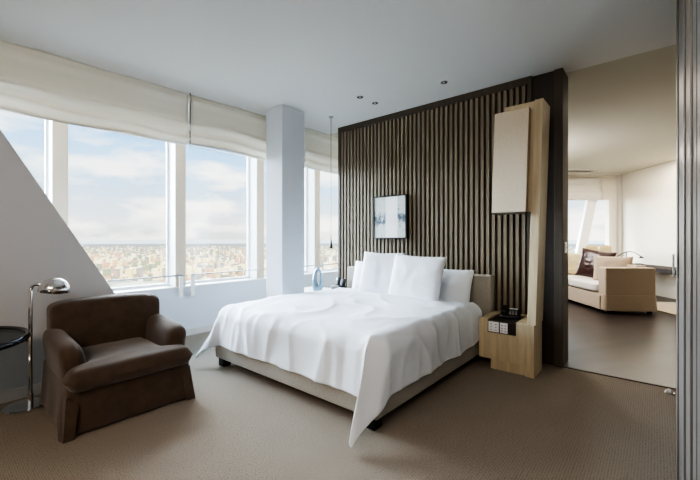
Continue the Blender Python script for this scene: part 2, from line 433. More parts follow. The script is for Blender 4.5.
# tall grey door leaf stack at the right
d = O('door_1', B(.080, .125, 1.0, 2.245, 0.0, ZC), M['door']); struct(d)
bm = bmesh.new()
for y0, y1 in ((1.72, 1.76), (1.50, 1.53), (1.235, 1.26), (1.10, 1.125), (2.20, 2.215)):
    box(bm, .0795, .085, y0, y1, 0, ZC)
O('groove', bm, M['doordark'], d)
bm = bmesh.new()
for y0, y1 in ((1.66, 1.69), (1.37, 1.44), (2.12, 2.19)):
    box(bm, .074, .081, y0, y1, 0, ZC)
bev(O('rib', bm, M['door'], d), .002)
O('edge_strip', B(.080, .125, 2.245, 2.27, 0, ZC), M['doordark'], d)
bev(O('pull_handle', B(.058, .066, 2.10, 2.12, .99, 1.09), M['chrome'], d), .002)

# ------------------------------------------------------------------ roman blinds
def blind(y0, y1, label, seed, grp=None):
    bm = bmesh.new(); ny, nz = max(8, int((y1-y0)/.045)), 26
    prof = []  # (drop fraction, outward)
    G = []
    for j in range(nz+1):
        t = j/nz
        row = []
        for i in range(ny+1):
            y = y0+(y1-y0)*i/ny
            xb = -3.86 + .058*(y-.376)
            z = ZC - .001 - t*.54
            w1 = noise.noise(Vector((y*1.1+seed, 0, 3)))*.035
            sag = .012*math.sin((i/ny)*PI)
            out = .0
            # one swagged fold two thirds down, soft stacked folds beneath
            fz = .60 + w1*2.2 + .02*math.cos((i/ny)*2*PI)
            out += .050*math.exp(-((t-fz)/.05)**2) + .018*math.exp(-((t-.13-w1)/.05)**2)
            if t > fz: out += .022 + .024*math.sin((t-fz)*34 + noise.noise(Vector((y*1.7, seed, 0)))*3)
            out += noise.noise(Vector((y*2.2, t*2+seed, 1)))*.012
            row.append(bm.verts.new((xb+out, y, z - (t**3)*w1*.6 - sag*t)))
        G.append(row)
    # return under the stack
    last = []
    for i in range(ny+1):
        v = G[-1][i].co; last.append(bm.verts.new((v.x-.06, v.y, v.z+.03)))
    G.append(last)
    for A, C in zip(G, G[1:]):
        for i in range(ny): bm.faces.new((A[i], A[i+1], C[i+1], C[i]))
    r = root('roman_blind', (-3.86+.058*((y0+y1)/2-.376), (y0+y1)/2, 2.16), label, 'blind', grp)
    o = O('blind_fabric', bm, M['blind'], r, smooth=True)
    o.modifiers.new('sol', 'SOLIDIFY').thickness = .004
    xa = -3.86+.058*(y0-.376); xb = -3.86+.058*(y1-.376)
    bm = seg((xa-.03, y0), (xb-.03, y1), ZC-.028, ZC, .05); O('headrail', bm, M['skirting'], r)
    bm = bmesh.new(); tube(bm, [(xa-.045, y0+.01, 2.165), (xb-.045, y1-.01, 2.165)], .008, 8); O('bottom_bar', bm, M['white'], r)
    return r
blind(-2.3, -.35, 'cream roman blind at the far left, above the sloping wall', 1.3)
blind(-.33, 1.805, 'long cream roman blind gathered above the two left window panes', 4.7)
blind(1.815, 3.35, 'cream roman blind gathered above the window left of the white pillar', 9.1)
blind(3.37, 5.2, 'cream roman blind seen between the white pillar and the slatted wall', 14.2)
# rod between the blinds
cr = O('blind_cord', tube(bmesh.new(), [(-3.745, 1.81, 2.17), (-3.745, 1.81, ZC)], .006, 6), M['slat_frame'])
tag(cr, 'thin dark vertical cord hanging between the two long cream blinds', 'cord')

# guard rails on the sill wall
def rail(y0, y1, z, label, posts):
    r = root('guard_rail', (XW+.05, (y0+y1)/2, .5), label, 'rail', None)
    O('bar', tube(bmesh.new(), [(XW+.06, y0, z), (XW+.06, y1, z)], .0085, 8), M['brush'], r, smooth=True)
    for y in posts:
        bm = bmesh.new(); box(bm, XW+.03, XW+.055, y-.022, y+.022, .48, z+.015); box(bm, XW, XW+.03, y-.016, y+.016, .50, .53)
        bev(O('bracket', bm, M['white'], r), .003)
rail(-.2, 1.97, .735, 'thin steel guard rail across the window, left of the paired white brackets', (-.18, 1.95))
rail(2.07, 5.2, .735, 'thin steel guard rail across the window, right of the paired white brackets', (2.09, 5.0))

# ------------------------------------------------------------------ ceiling spots
def spot(x, d, label, z=ZC):
    X, Y = c2r(x, d)
    r = root('ceiling_downlight', (X, Y, z-.01), label, 'ceiling light', 'recessed ceiling downlights')
    O('trim_ring', lathe(bmesh.new(), [(.020, -.004), (.033, -.006), (.036, 0), (.020, 0), (.020, -.004)], X, Y, 24, z), M['chrome'], r, smooth=True)
    O('lamp_recess', lathe(bmesh.new(), [(0, -.001), (.021, -.001), (.021, -.003), (0, -.003)], X, Y, 24, z), M['blackmetal'], r)
    O('bulb', lathe(bmesh.new(), [(0, -.010), (.006, -.008), (.009, -.003), (0, -.002)], X, Y, 16, z), M['plate'], r, smooth=True)
spot(.922, 3.532, 'small recessed downlight nearest the tall lamp, alone above the bed')
spot(.108, 3.90, 'small recessed downlight, left one of the pair over the bed head')
spot(.283, 4.07, 'small recessed downlight, right one of the pair over the bed head')
spot(5.42, 6.49, 'small recessed downlight in the cream ceiling of the next room')

# ------------------------------------------------------------------ bed
bx0, bx1, by0, by1 = -3.09, -1.255, 1.725, 3.60
bed = root('bed', ((bx0+bx1)/2, (by0+by1)/2, 0), 'large double bed with taupe fabric base and headboard against the slatted wall', 'bed')
bev(O('bed_base', B(bx0, bx1, by0, by1, .075, .33), M['bedfab'], bed), .015, 3)
bev(O('headboard', B(bx0-.01, bx1+.028, 3.60, 3.695, .05, .80), M['bedfab'], bed), .02, 4)
for lx in (bx0+.03, bx1-.11):
    for ly in (by0+.02, by1-.12):
        bev(O('leg', B(lx, lx+.08, ly, ly+.08, 0, .075), M['black'], bed), .004)
o = O('mattress', soft(bx0+.02, bx1-.02, by0+.02, 3.60, .33, .49, .06, 8), M['linen'], bed, smooth=True); sub(o)

# duvet
def duvet():
    ZT = .555; Rr = .11
    x0, x1, y0, y1 = bx0+.10, bx1-.10, by0+.10, 3.38
    aL, aR, aF = .42, .42, .42
    nx, ny = 120, 110
    tot_x = (x1-x0)+aL+aR; tot_y = (y1-y0)+aF
    bm = bmesh.new(); G = []
    def drop(r, f):
        q = Rr*PI/2
        if r < q: an = r/Rr; return Rr*math.sin(an), Rr*(1-math.cos(an))
        return Rr+(r-q)*f, Rr+(r-q)*math.sqrt(max(.1, 1-f*f))
    for j in range(ny+1):
        row = []
        v = -aF + tot_y*j/ny
        for i in range(nx+1):
            u = -aL + tot_x*i/nx
            lx = u+x0
            a = max(0, x0-lx) if lx < x0 else max(0, lx-x1)
            sx = -1 if lx < x0 else 1
            b = max(0, -v)
            # head-end sides lift a little
            y = y0+max(0, v)
            X = min(max(lx, x0), x1)
            headlift = 0
            if a > 0:
                hl = max(0, (y-3.0)/.38); a = a*(1-.30*hl**4)
            r = math.hypot(a, b)
            if r > 0:
                ph = math.atan2(b, a); c = math.sin(2*ph)**2
                f = .05 + .42*c
                # gentle hem waves
                s_ = (y if b == 0 else X)
                if c < .1:
                    f += (.03 if b == 0 else .05)*noise.noise(Vector((s_*2.2, sx*3+b, 0))) + .012*math.sin(s_*9+sx)
                out, dr = drop(r, f)
                dx, dy = math.cos(ph), math.sin(ph)
                if sx > 0 and c > 0:      # near corner is pulled towards the foot
                    dx *= (1-.45*c); dy *= (1+.60*c); dr *= (1+.10*c)
                    dx -= .03*c*min(1, r/.6)
                X += sx*dx*out; Y = y - dy*out; Z = ZT-dr
            else:
                Y = y; Z = ZT
            # filling puff and creases
            inx = min(lx-x0, x1-lx); iny = y-y0 if v > 0 else 0
            puff = .022*(1-math.exp(-max(0, min(inx, iny))/.22)) if v > 0 and r == 0 else 0
            P = Vector((X, Y, Z))
            w1 = noise.noise(Vector((X*2.3, Y*1.2, Z*2))); w2 = noise.noise(Vector((X*1.6+Y*4, Y*2-X*2, Z*3+5)))
            rdg = 1-abs(noise.noise(Vector((X*2.6+Y*1.3, Y*2.2-X*1.1, 7+Z)))*2)
            rdg2 = 1-abs(noise.noise(Vector((X*5+Y*2.6, Y*3.2-X*3.1, 17+Z*2)))*2)
            hgt = .012*w1 + .008*w2 + .011*max(0, rdg)**4 + .005*max(0, rdg2)**3
            if r == 0: P.z += puff + hgt
            else:
                k = min(1, r/.2)
                P.z += hgt*(1-k)
                fold = .006*math.sin((X*17 if b > a else Y*14)+3*w1)*k*(r/.5)
                P += Vector((sx*math.cos(math.atan2(b, a))*(hgt*1.6+fold), -math.sin(math.atan2(b, a))*(hgt*1.6+fold), 0))
            P.z = max(P.z, .03 + .02*abs(w2))
            # head end tucks down
            if y > 3.25 and r == 0: P.z -= .03*((y-3.25)/.13)**2
            row.append(bm.verts.new(P))
        G.append(row)
    for A, C in zip(G, G[1:]):
        for i in range(nx): bm.faces.new((A[i], A[i+1], C[i+1], C[i]))
    return bm
o = O('duvet', duvet(), M['linen'], None, smooth=True)
o.modifiers.new('sol', 'SOLIDIFY').thickness = .018
sub(o, 1)
tag(o, 'rumpled white duvet draped over the taupe bed with corners hanging low', 'duvet')

def pillow(wd, ht, th, seed):
    n = 26; bm = bmesh.new(); sides = []
    for s_ in (1, -1):
        G = []
        for j in range(n+1):
            row = []
            for i in range(n+1):
                u, v = -1+2*i/n, -1+2*j/n
                k = (1-abs(u)**2.6)*(1-abs(v)**2.6)
                t = th/2*max(0, k)**.45
                # edges pull in between pointed corners
                px = u*wd/2*(1-.055*(1-v*v)*abs(u)**3); pz = v*ht/2*(1-.06*(1-u*u)*abs(v)**3)
                t += .010*noise.noise(Vector((u*2+seed, v*2, s_)))*k + .010*noise.noise(Vector((u*4+seed, v*4, s_*3)))*k
                row.append(bm.verts.new((px, s_*t, pz+ht/2)))
            G.append(row)
        for A, C in zip(G, G[1:]):
            for i in range(n): bm.faces.new((A[i], A[i+1], C[i+1], C[i]))
    bmesh.ops.remove_doubles(bm, verts=bm.verts[:], dist=.0005)
    return bm
def put_pillow(name, wd, ht, th, x, y, z, tilt, yaw, seed, m, label, cat='pillow', grp='white pillows on the bed', roll=0):
    bm = pillow(wd, ht, th, seed)
    Rm = Matrix.Rotation(yaw, 4, 'Z') @ Matrix.Rotation(tilt, 4, 'X') @ Matrix.Rotation(roll, 4, 'Y')
    me = finish(bm, name, m, True)
    o = bpy.data.objects.new(name, me); COL.objects.link(o); o.matrix_world = Matrix.Translation((x, y, z)) @ Rm
    tag(o, label, cat, grp); ORG[o.name] = Vector((x, y, z)); return o
LEAN = R(-16)
put_pillow('pillow', .62, .43, .17, -2.60, 3.46, .47, R(-14), R(2), 3, M['pillow'], 'white rear pillow half hidden at the left end of the headboard')
put_pillow('pillow', .64, .42, .18, -1.70, 3.45, .45, R(-17), R(-2), 9, M['pillow'], 'white rear pillow leaning on the headboard nearest the telephone nightstand')
put_pillow('pillow', .56, .53, .17, -2.36, 3.27, .50, R(-15), R(3), 15, M['pillow'], 'large square white pillow in front, the left of the two')
put_pillow('pillow', .62, .52, .18, -1.87, 3.15, .495, R(-16), R(-3), 22, M['pillow'], 'large square white pillow in front, the right of the two', roll=R(1.5))

# ------------------------------------------------------------------ picture
p = root('framed_picture', (-2.46, YW, 1.165), 'small framed abstract picture with a white centre band on the slatted wall', 'picture')
bm = bmesh.new(); t = .014
box(bm, -2.70, -2.22, YW-.06, YW, 1.165, 1.165+t); box(bm, -2.70, -2.22, YW-.06, YW, 1.69-t, 1.69)
box(bm, -2.70, -2.70+t, YW-.06, YW, 1.165+t, 1.69-t); box(bm, -2.22-t, -2.22, YW-.06, YW, 1.165+t, 1.69-t)
O('picture_frame', bm, M['black'], p)
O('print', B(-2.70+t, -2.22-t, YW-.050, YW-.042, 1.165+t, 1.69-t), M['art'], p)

# ------------------------------------------------------------------ right nightstand and tall lamp
ns = root('nightstand', (-1.0, 3.5, 0), 'pale maple nightstand with dark control insert right of the bed', 'nightstand')
X0, X1, Y0 = -1.225, -.832, 3.27
bm = bmesh.new()
zt = .442
# body: U around the dark insert
box(bm, X0, X0+.078, Y0, 3.69, .09, zt); box(bm, X1-.075, X1, Y0, 3.69, .09, zt)
box(bm, X0+.078, X1-.075, Y0, 3.69, .09, .325)
O('cabinet_body', bm, M['maple'], ns)
O('plinth', B(X0+.10, X1, Y0+.015, 3.69, 0, .088), M['maple'], ns)
O('dark_insert', B(X0+.080, X1-.077, Y0+.002, 3.69, .327, zt-.012), M['insert'], ns)
for k, (a, b) in enumerate(((X0+.086, X0+.176), (X0+.186, X0+.250))):
    c = bev(O('control_plate', B(a, b, Y0-.006, Y0+.003, .334, .424), M['plate'], ns), .002)
    for r_ in range(3):
        for q in range(2):
            cx = a+(b-a)*(.27+.46*q); cz = .350+.024*r_
            O('button', B(cx-.008, cx+.008, Y0-.008, Y0-.006, cz, cz+.006), M['grey'], c)
O('back_rail', B(X0+.078, X1-.075, 3.66, 3.69, .345, zt), M['maple'], ns)

# telephone
def phone(cx, cy, z, rz, label, s=1):
    t = root('telephone', (cx, cy, z), label, 'telephone', None, rz, local=True)
    def wedge(p):
        return Vector((p.x, p.y, p.z*(.55+.9*(p.y+.1)/.2)))
    bm = soft(-.085*s, .085*s, -.095*s, .095*s, 0, .05*s, .012, 5, wedge); O('phone_body', bm, M['black'], t, smooth=True)
    bm = soft(-.078*s, -.030*s, -.10*s, .10*s, .048*s, .075*s, .012, 5, lambda p: Vector((p.x, p.y, p.z+.10*p.y+(.012 if abs(p.y) > .06 else .018)*1))); O('handset', bm, M['black'], t, smooth=True)
    bm = bmesh.new()
    for i in range(3):
        for j in range(4):
            x, y = (-.012+.026*i)*s, (-.06+.028*j)*s
            box(bm, x, x+.018*s, y, y+.016*s, .030*s+.18*(y+.06)*s, .042*s+.18*(y+.06)*s)
    O('keypad', bm, M['grey'], t)
    O('display', B(-.012*s, .062*s, .055*s, .08*s, .060*s, .068*s), M['plate'], t)
phone(-1.03, 3.54, .431, R(14), 'black desk telephone on the maple nightstand right of the bed')

lm = root('tall_panel_lamp', (-.83, 3.45, 0), 'tall pale maple lamp post with a flat box shade beside the nightstand', 'lamp')
def lean(bm):
    for v in bm.verts: v.co.x += .030*max(0, v.co.z)
    return bm
LX0, LX1 = -.830, -.763
bev(O('lower_post', B(LX0, LX1, Y0-.01, 3.54, 0, .44), M['maple'], lm), .003)
bev(O('upper_post', lean(B(LX0, LX1, Y0-.01, 3.51, .44, 2.31)), M['maple'], lm), .003)
bev(O('shade_housing', lean(B(LX0-.24, LX0-.002, Y0+.0, 3.49, 1.40, 2.305)), M['maple'], lm), .003)
o = bev(O('lamp_shade', lean(B(LX0-.30, LX0-.022, Y0-.07, Y0-.005, 1.385, 2.245)), M['shade'], lm), .005)
for xx in (LX0-.16, LX0+.02): O('shade_pin', lathe(bmesh.new(), [(0, .012), (.006, .012), (.006, 0), (0, 0)], xx+.068, Y0+.03, 8, 2.305), M['chrome'], lm)
O('shade_rim', lean(B(LX0-.298, LX0-.024, Y0-.068, Y0-.007, 1.370, 1.384)), M['slat_frame'], lm)

# ------------------------------------------------------------------ left nightstand, vase, phone, pendant
nl = root('nightstand', (-3.45, 3.35, 0), 'white topped low nightstand behind the pillar left of the bed', 'nightstand')
bev(O('top', B(-3.80, -3.12, 3.02, 3.68, .445, .475), M['white'], nl), .004)
bev(O('cabinet_body', B(-3.78, -3.14, 3.05, 3.66, .09, .443), M['white'], nl), .004)
O('plinth', B(-3.75, -3.16, 3.09, 3.64, 0, .089), M['dark_panel'], nl)
vx, vy = c2r(-.405, 4.52)
v = root('vase', (vx, vy, .475), 'pale blue teardrop vase with an oval hole on the left nightstand', 'vase')
# teardrop body with a pierced oval: a closed loop of ceramic
bm = bmesh.new(); N = 48; K = 14; rings = []
dirx = Vector((CA, SA, 0))    # loop plane faces the room
for i in range(N):
    a = 2*PI*i/N
    ca_, sa_ = math.cos(a), math.sin(a)
    # outer teardrop
    ow = .088*(1-.42*(sa_*.5+.5)) ; oh = .17
    outer = Vector((ca_*ow*(1 if sa_ < .3 else 1-.25*(sa_-.3)), sa_*oh))
    inner = Vector((ca_*.020+.008, sa_*.085+.035))
    mid = (outer+inner)/2; half = (outer-inner)/2
    ring = []
    th = .045 - .018*sa_
    for k in range(K):
        q = 2*PI*k/K
        pp = mid+half*math.cos(q)
        P = Vector((vx, vy, .475+.172)) + dirx*pp.x + Vector((0, 0, pp.y)) + Vector((-dirx.y, dirx.x, 0))*th*math.sin(q)
        ring.append(bm.verts.new(P))
    rings.append(ring)
for i in range(N):
    A, C = rings[i], rings[(i+1) % N]
    for k in range(K): bm.faces.new((A[k], A[(k+1) % K], C[(k+1) % K], C[k]))
O('vase_body', bm, M['ceramic'], v, smooth=True)
O('foot', lathe(bmesh.new(), [(0, 0), (.045, 0), (.05, .01), (.035, .02), (0, .02)], vx, vy, 24, .475), M['ceramic'], v, smooth=True)

# black bedside telephone set standing upright
px_, py_ = -3.155, 3.50
t = root('cordless_telephone', (px_, py_, .475), 'black upright telephone set left of the pillows by the slatted wall', 'telephone')
bm = soft(px_-.085, px_+.085, py_-.06, py_+.06, .475, .56, .015, 4); O('cradle', bm, M['black'], t, smooth=True)
bm = soft(px_-.06, px_+.0, py_-.025, py_+.025, .54, .66, .012, 4, lambda p: p+Vector((0, (p.z-.5)*.25, 0))); O('handset', bm, M['black'], t, smooth=True)
bm = soft(px_+.015, px_+.078, py_-.02, py_+.03, .54, .64, .012, 4, lambda p: p+Vector((0, (p.z-.5)*.25, 0))); O('clock_block', bm, M['black'], t, smooth=True)
O('display', B(px_-.045, px_-.020, py_-.004, py_-.002, .625, .655), M['plate'], t)

pX, pY = c2r(-.239, 4.53)
pd = root('pendant_lamp', (pX, pY, 1.05), 'slim black pendant on a long thin wire left of the slatted wall', 'pendant lamp')
O('cord', tube(bmesh.new(), [(pX, pY, 1.21), (pX, pY, ZC-.02)], .0035, 6), M['blackmetal'], pd)
O('canopy', lathe(bmesh.new(), [(0, -.035), (.008, -.03), (.03, -.006), (.03, 0), (0, 0)], pX, pY, 20, ZC), M['brush'], pd, smooth=True)
O('shade', lathe(bmesh.new(), [(0, .175), (.005, .17), (.007, .12), (.013, .06), (.021, .02), (.022, 0), (.017, .0), (0, .02)], pX, pY, 20, 1.045), M['black'], pd, smooth=True)

# ------------------------------------------------------------------ armchair (local: +x faces the room, y = width)
ch = root('armchair', (-2.93, .885, 0), 'dark brown slipcovered armchair with a pleated skirt by the window', 'armchair', rz=R(0), local=True)
W2 = .365; D0, D1 = -.35, .365
def flare(p):
    k = max(0, (.30-p.z)/.30); s_ = 1+.05*k*k
    q = Vector((p.x*(1+.04*k*k), p.y*s_, p.z))
    if p.z < .28:
        q += Vector((.008*math.sin(p.y*26), .008*math.sin(p.x*24), 0))*k
    return q
o = O('skirt', soft(D0, D1-.01, -W2+.01, W2, 0.0, .33, .035, 14, flare), M['brown'], ch, smooth=True); sub(o)
# corner pleat panels
for sy in (-1, 1):
    bm = bmesh.new()
    pts = [(D1-.015, sy*(W2-.005), .24), (D1+.022, sy*(W2+.018), .004), (D1-.03, sy*(W2+.03), .004), (D1-.10, sy*(W2+.022), .10), (D1-.09, sy*(W2+.0), .24)]
    top = [bm.verts.new(p) for p in pts]; bm.faces.new(top)
    pts2 = [(D1-.015, sy*(W2-.005), .24), (D1+.022, sy*(W2+.018), .004), (D1+.018, sy*(W2-.035), .004), (D1+.002, sy*(W2-.06), .18)]
    bm.faces.new([bm.verts.new(p) for p in pts2])
    o = O('pleat', bm, M['brown'], ch, smooth=False); o.modifiers.new('sol', 'SOLIDIFY').thickness = .008
def backfn(p):
    t = (p.z-.25)/.45
    q = p+Vector((-.07*t, 0, 0))
    if p.z > .45: q.z += .022*(1-(p.y/.36)**2)
    q.y *= 1+.035*t
    return q
o = O('backrest', soft(-.33, -.135, -.325, .375, .22, .70, .055, 10, backfn, amp=.004, fs=7), M['brown'], ch, smooth=True); sub(o)
for sy in (-1, 1):
    def armfn(p, sy=sy):
        k = max(0, (p.z-.3)/.27)
        q = p+Vector((0, sy*.035*k, 0))
        q.z -= .035*max(0, (p.x+.25)/.5)+ .02*max(0, (p.x-.15)/.1)**2*k
        q.x += .0
        return q
    a, b = (.235, .375) if sy > 0 else (-.350, -.215)
    o = O('arm', soft(-.30, .27, a, b, .16, .55, .066, 10, armfn, amp=.003, fs=8), M['brown'], ch, smooth=True); sub(o)
def seatfn(p):
    q = p.copy()
    if p.z > .33: q.z += .020*(1-min(1, (p.y/.36)**2))*(1-min(1, ((p.x-.05)/.4)**2))
    if p.x < .27: q.y *= .645 if abs(p.y) > .01 else 1
    return q
# T cushion: wide front bar + narrower rear, one mesh
bm = bmesh.new(); 
def tpoly(x):  # half width along depth
    k = 1/(1+math.exp(-(x-.255)/.012))
    return .245+(.372-.245)*k
nx, ny = 34, 26; G = {}
for s_ in (1, -1):
    for i in range(nx+1):
        for j in range(ny+1):
            u, v = i/nx, -1+2*j/ny
            x = -.20+u*.62
            hw = tpoly(x)
            e = min(1, (1-abs(v))*hw/.05); fx = min(1, min((1-u)*.62, u*.62)/.055)
            ee = math.sqrt(max(0, 1-(1-e)**2))*math.sqrt(max(0, 1-(1-fx)**2))
            z = .315+s_*.065*ee + (.018*(1-v*v)*math.sin(PI*u) if s_ > 0 else 0) + .004*noise.noise(Vector((x*9, v*3, s_)))
            x2 = x - (.035*abs(v)**10 if x > .3 else 0)
            G[s_, i, j] = bm.verts.new((x2, v*hw, z+.01))
    for i in range(nx):
        for j in range(ny): bm.faces.new((G[s_, i, j], G[s_, i+1, j], G[s_, i+1, j+1], G[s_, i, j+1]))
bmesh.ops.remove_doubles(bm, verts=bm.verts[:], dist=.0005)
o = O('seat_cushion', bm, M['brown'], ch, smooth=True); sub(o)

# ------------------------------------------------------------------ floor lamp
fx, fy = c2r(-2.225, 2.475)
fl = root('floor_lamp', (fx, fy, 0), 'chrome reading floor lamp with dome head left of the brown armchair', 'floor lamp')
bm = lathe(bmesh.new(), [(0, 0), (.118, 0), (.122, .005), (.122, .016), (.116, .021), (.02, .024), (0, .024)], fx, fy, 48)
O('base', bm, M['chrome'], fl, auto=30)
r_ = Vector((CA, SA, 0)); f_ = Vector((-SA, CA, 0))
b0 = Vector((fx, fy, 0)) + r_*.028
O('collar', lathe(bmesh.new(), [(0, 0), (.017, 0), (.017, .075), (.012, .08), (0, .08)], b0.x, b0.y, 20, .022), M['chrome'], fl, auto=30)
pts = [b0+Vector((0, 0, .03)), b0+Vector((0, 0, .5)), b0+Vector((0, 0, .80))]
for k in range(1, 9):
    a = PI/2*k/8; pts.append(b0+r_*(.045*(1-math.cos(a)))+Vector((0, 0, .80+.045*math.sin(a))))
pts.append(b0+r_*.10+Vector((0, 0, .845)))
O('pole', tube(bmesh.new(), pts, .013, 12), M['chrome'], fl, smooth=True)
hc = b0+r_*.165+Vector((0, 0, .815)) 
bm = lathe(bmesh.new(), [(0, .078), (.03, .074), (.060, .055), (.082, .022), (.090, -.018), (.087, -.018), (.078, .018), (.056, .048), (.03, .064), (0, .068)], hc.x, hc.y, 36, hc.z)
bmesh.ops.rotate(bm, verts=bm.verts[:], cent=hc, matrix=Matrix.Rotation(R(8), 3, f_))
O('lamp_head', bm, M['chrome'], fl, smooth=True)
O('switch', tube(bmesh.new(), [hc+Vector((0, 0, .03)), hc-Vector((0, 0, .03))], .007, 8), M['black'], fl)
O('neck_joint', lathe(bmesh.new(), [(0, -.018), (.012, -.014), (.018, 0), (.012, .014), (0, .018)], (b0+r_*.10).x, (b0+r_*.10).y, 16, .845), M['chrome'], fl, smooth=True)
O('dimmer_knob', tube(bmesh.new(), [b0+Vector((0, 0, .46)), b0-r_*.03+Vector((0, 0, .46))], .008, 10), M['blackmetal'], fl)

# ------------------------------------------------------------------ side table
tx, ty = c2r(-2.355, 2.07); TR = .375; TZ = .545
tb = root('side_table', (tx, ty, 0), 'round smoked glass side table with polished rim at the left edge', 'table')
O('glass_top', lathe(bmesh.new(), [(0, 0), (TR-.012, 0), (TR-.012, .010), (0, .010)], tx, ty, 64, TZ), M['tglass'], tb)
bm = bmesh.new(); n1, n2 = 64, 10
R1 = [[bm.verts.new((tx+(TR+.018*math.cos(2*PI*k/n2))*math.cos(2*PI*i/n1), ty+(TR+.018*math.cos(2*PI*k/n2))*math.sin(2*PI*i/n1), TZ+.022*math.sin(2*PI*k/n2))) for k in range(n2)] for i in range(n1)]
for i in range(n1):
    for k in range(n2): bm.faces.new((R1[i][k], R1[(i+1) % n1][k], R1[(i+1) % n1][(k+1) % n2], R1[i][(k+1) % n2]))
M['rim'] = mat('polished_dark_rim', (.10, .10, .11), .12, .9)
O('rim', bm, M['rim'], tb, smooth=True)
O('pedestal', lathe(bmesh.new(), [(0, 0), (.16, 0), (.16, .012), (.03, .03), (.02, .06), (.02, TZ-.03), (.06, TZ-.008), (0, TZ-.008)], tx, ty, 32), M['chrome'], tb, auto=30)

# ------------------------------------------------------------------ living room beyond the opening
far_a, far_b = c2r(6.5, 8.64), c2r(2.6, 8.64)
# far wall with window opening
def fw(x0, x1, z0, z1, t=.15): return seg(c2r(x0, 8.64), c2r(x1, 8.64), z0, z1, t, side=1)
bm = fw(6.22, 6.7, 0, ZC); fw_ = lambda *a: seg(c2r(a[0], 8.64), c2r(a[1], 8.64), a[2], a[3], .15, bm=bm)
fw_(1.0, 6.22, 2.12, ZC); fw_(1.0, 6.22, 0, .62); fw_(1.0, 1.7, .62, 2.12)
struct(O('wall_living_far', bm, M['cream_wall']))
p0, p1 = c2r(6.5, 8.75), c2r(6.18, 5.6); p2 = c2r(5.9, 4.2)
struct(O('wall_living_right', seg(p0, p1, 0, ZC, .12, side=1), M['cream_wall']))
struct(O('wall_living_near', seg(p1, (2.9, 3.74), 0, ZC, .12, side=1), M['cream_wall']))
struct(O('trim_corner', seg(c2r(6.40, 8.63), c2r(6.47, 8.63), 0, ZC, .06, side=-1), M['skirting']))
lw = O('window_living', seg(c2r(1.7, 8.70), c2r(6.22, 8.70), .62, 2.12, .006), M['glass']); struct(lw)
# slanted white mullion + uprights
def slant(xa0, xa1, xb0, xb1, z0, z1, d0=8.56, d1=8.66, bm=None):
    bm = bm or bmesh.new(); V = []
    for d_ in (d0, d1):
        for (x, z) in ((xb0, z0), (xb1, z0), (xa1, z1), (xa0, z1)):
            V.append(bm.verts.new((*c2r(x, d_), z)))
    bm.faces.new(V[:4]); bm.faces.new(V[4:])
    for i in range(4): bm.faces.new((V[i], V[(i+1) % 4], V[(i+1) % 4+4], V[i+4]))
    return bm
struct(O('trim_slanted', slant(5.66, 5.88, 5.36, 5.56, .62, 2.12), M['white']))
# small blind
def lblind():
    bm = bmesh.new(); G = []
    for j in range(13):
        t = j/12; z = ZC-.06 - t*.54
        out = .03*math.sin(t*19)+.02*t + (.05 if t > .55 else 0)
        G.append([bm.verts.new((*c2r(4.0+1.98*i/24, 8.56-out), z+.01*math.sin(i*.5)*t)) for i in range(25)])
    for A, C in zip(G, G[1:]):
        for i in range(24): bm.faces.new((A[i], A[i+1], C[i+1], C[i]))
    return bm
o = O('roman_blind', lblind(), M['blind'], None, smooth=True); o.modifiers.new('sol', 'SOLIDIFY').thickness = .004
tag(o, 'small cream roman blind gathered over the window of the next room', 'blind')
# linear vent in the ceiling
vt = root('ceiling_vent', (*c2r(4.9, 7.9), ZC-.02), 'long grey slot vent in the cream ceiling of the next room', 'vent')
O('vent_frame', seg(c2r(3.6, 7.85), c2r(5.38, 7.85), ZC-.03, ZC, .18), M['skirting'], vt)
bm = bmesh.new()
for k in range(3): seg(c2r(3.65, 7.88+.05*k), c2r(5.34, 7.88+.05*k), ZC-.034, ZC-.03, .02, bm=bm)
O('slot', bm, M['slat_back'], vt)
struct(O('trim_curtain_track', seg(c2r(4.9, 8.35), c2r(6.44, 8.35), ZC-.022, ZC, .09), M['skirting']))

# sofa in its own axes: +x towards the wall, +y along its length
sx_, sy_ = c2r(3.98, 5.60)
RZ = R(36)
so = root('sofa', (sx_, sy_, 0), 'sand slipcovered box sofa with a pleated skirt in the next room', 'sofa', rz=RZ, local=True)
def hem(p):
    k = max(0, (.30-p.z)/.3)
    q = p.copy()
    q += Vector((.010*math.sin(p.y*18), .010*math.sin(p.x*16), 0))*k
    return q
bev(O('near_arm', B(0, .74, 0, .20, .28, .72), M['sofa'], so), .022, 3)
bev(O('far_arm', B(0, .74, 1.95, 2.15, .28, .72), M['sofa'], so), .022, 3)
bev(O('backrest', B(.58, .74, .20, 1.95, .28, .74), M['sofa'], so), .022, 3)
def flr(p):
    k = max(0, (.30-p.z)/.28)
    return Vector((.37+(p.x-.37)*(1+.045*k), 1.07+(p.y-1.07)*(1+.018*k), p.z)) + Vector((.006*math.sin(p.y*22), .006*math.sin(p.x*20), 0))*k
o = O('skirt', soft(.0, .74, .0, 2.15, .045, .30, .012, 16, flr), M['sofa'], so, smooth=True)
o = O('pleat', B(-.022, -.004, .12, .19, .05, .27), M['sofa'], so); bev(o, .004)
for k in range(2):
    o = O('seat_cushion', soft(-.03, .59, .21+.87*k, 1.07+.87*k, .30, .455, .05, 8), M['sofaseat'], so, smooth=True); sub(o)
for fx_, fy_ in ((.03, .04), (.66, .04), (.03, 2.06), (.66, 2.06)):
    O('foot', B(fx_, fx_+.05, fy_, fy_+.05, 0, .05), M['black'], so)
def loc_s(x, y): 
    return (sx_+math.cos(RZ)*x-math.sin(RZ)*y, sy_+math.sin(RZ)*x+math.cos(RZ)*y)
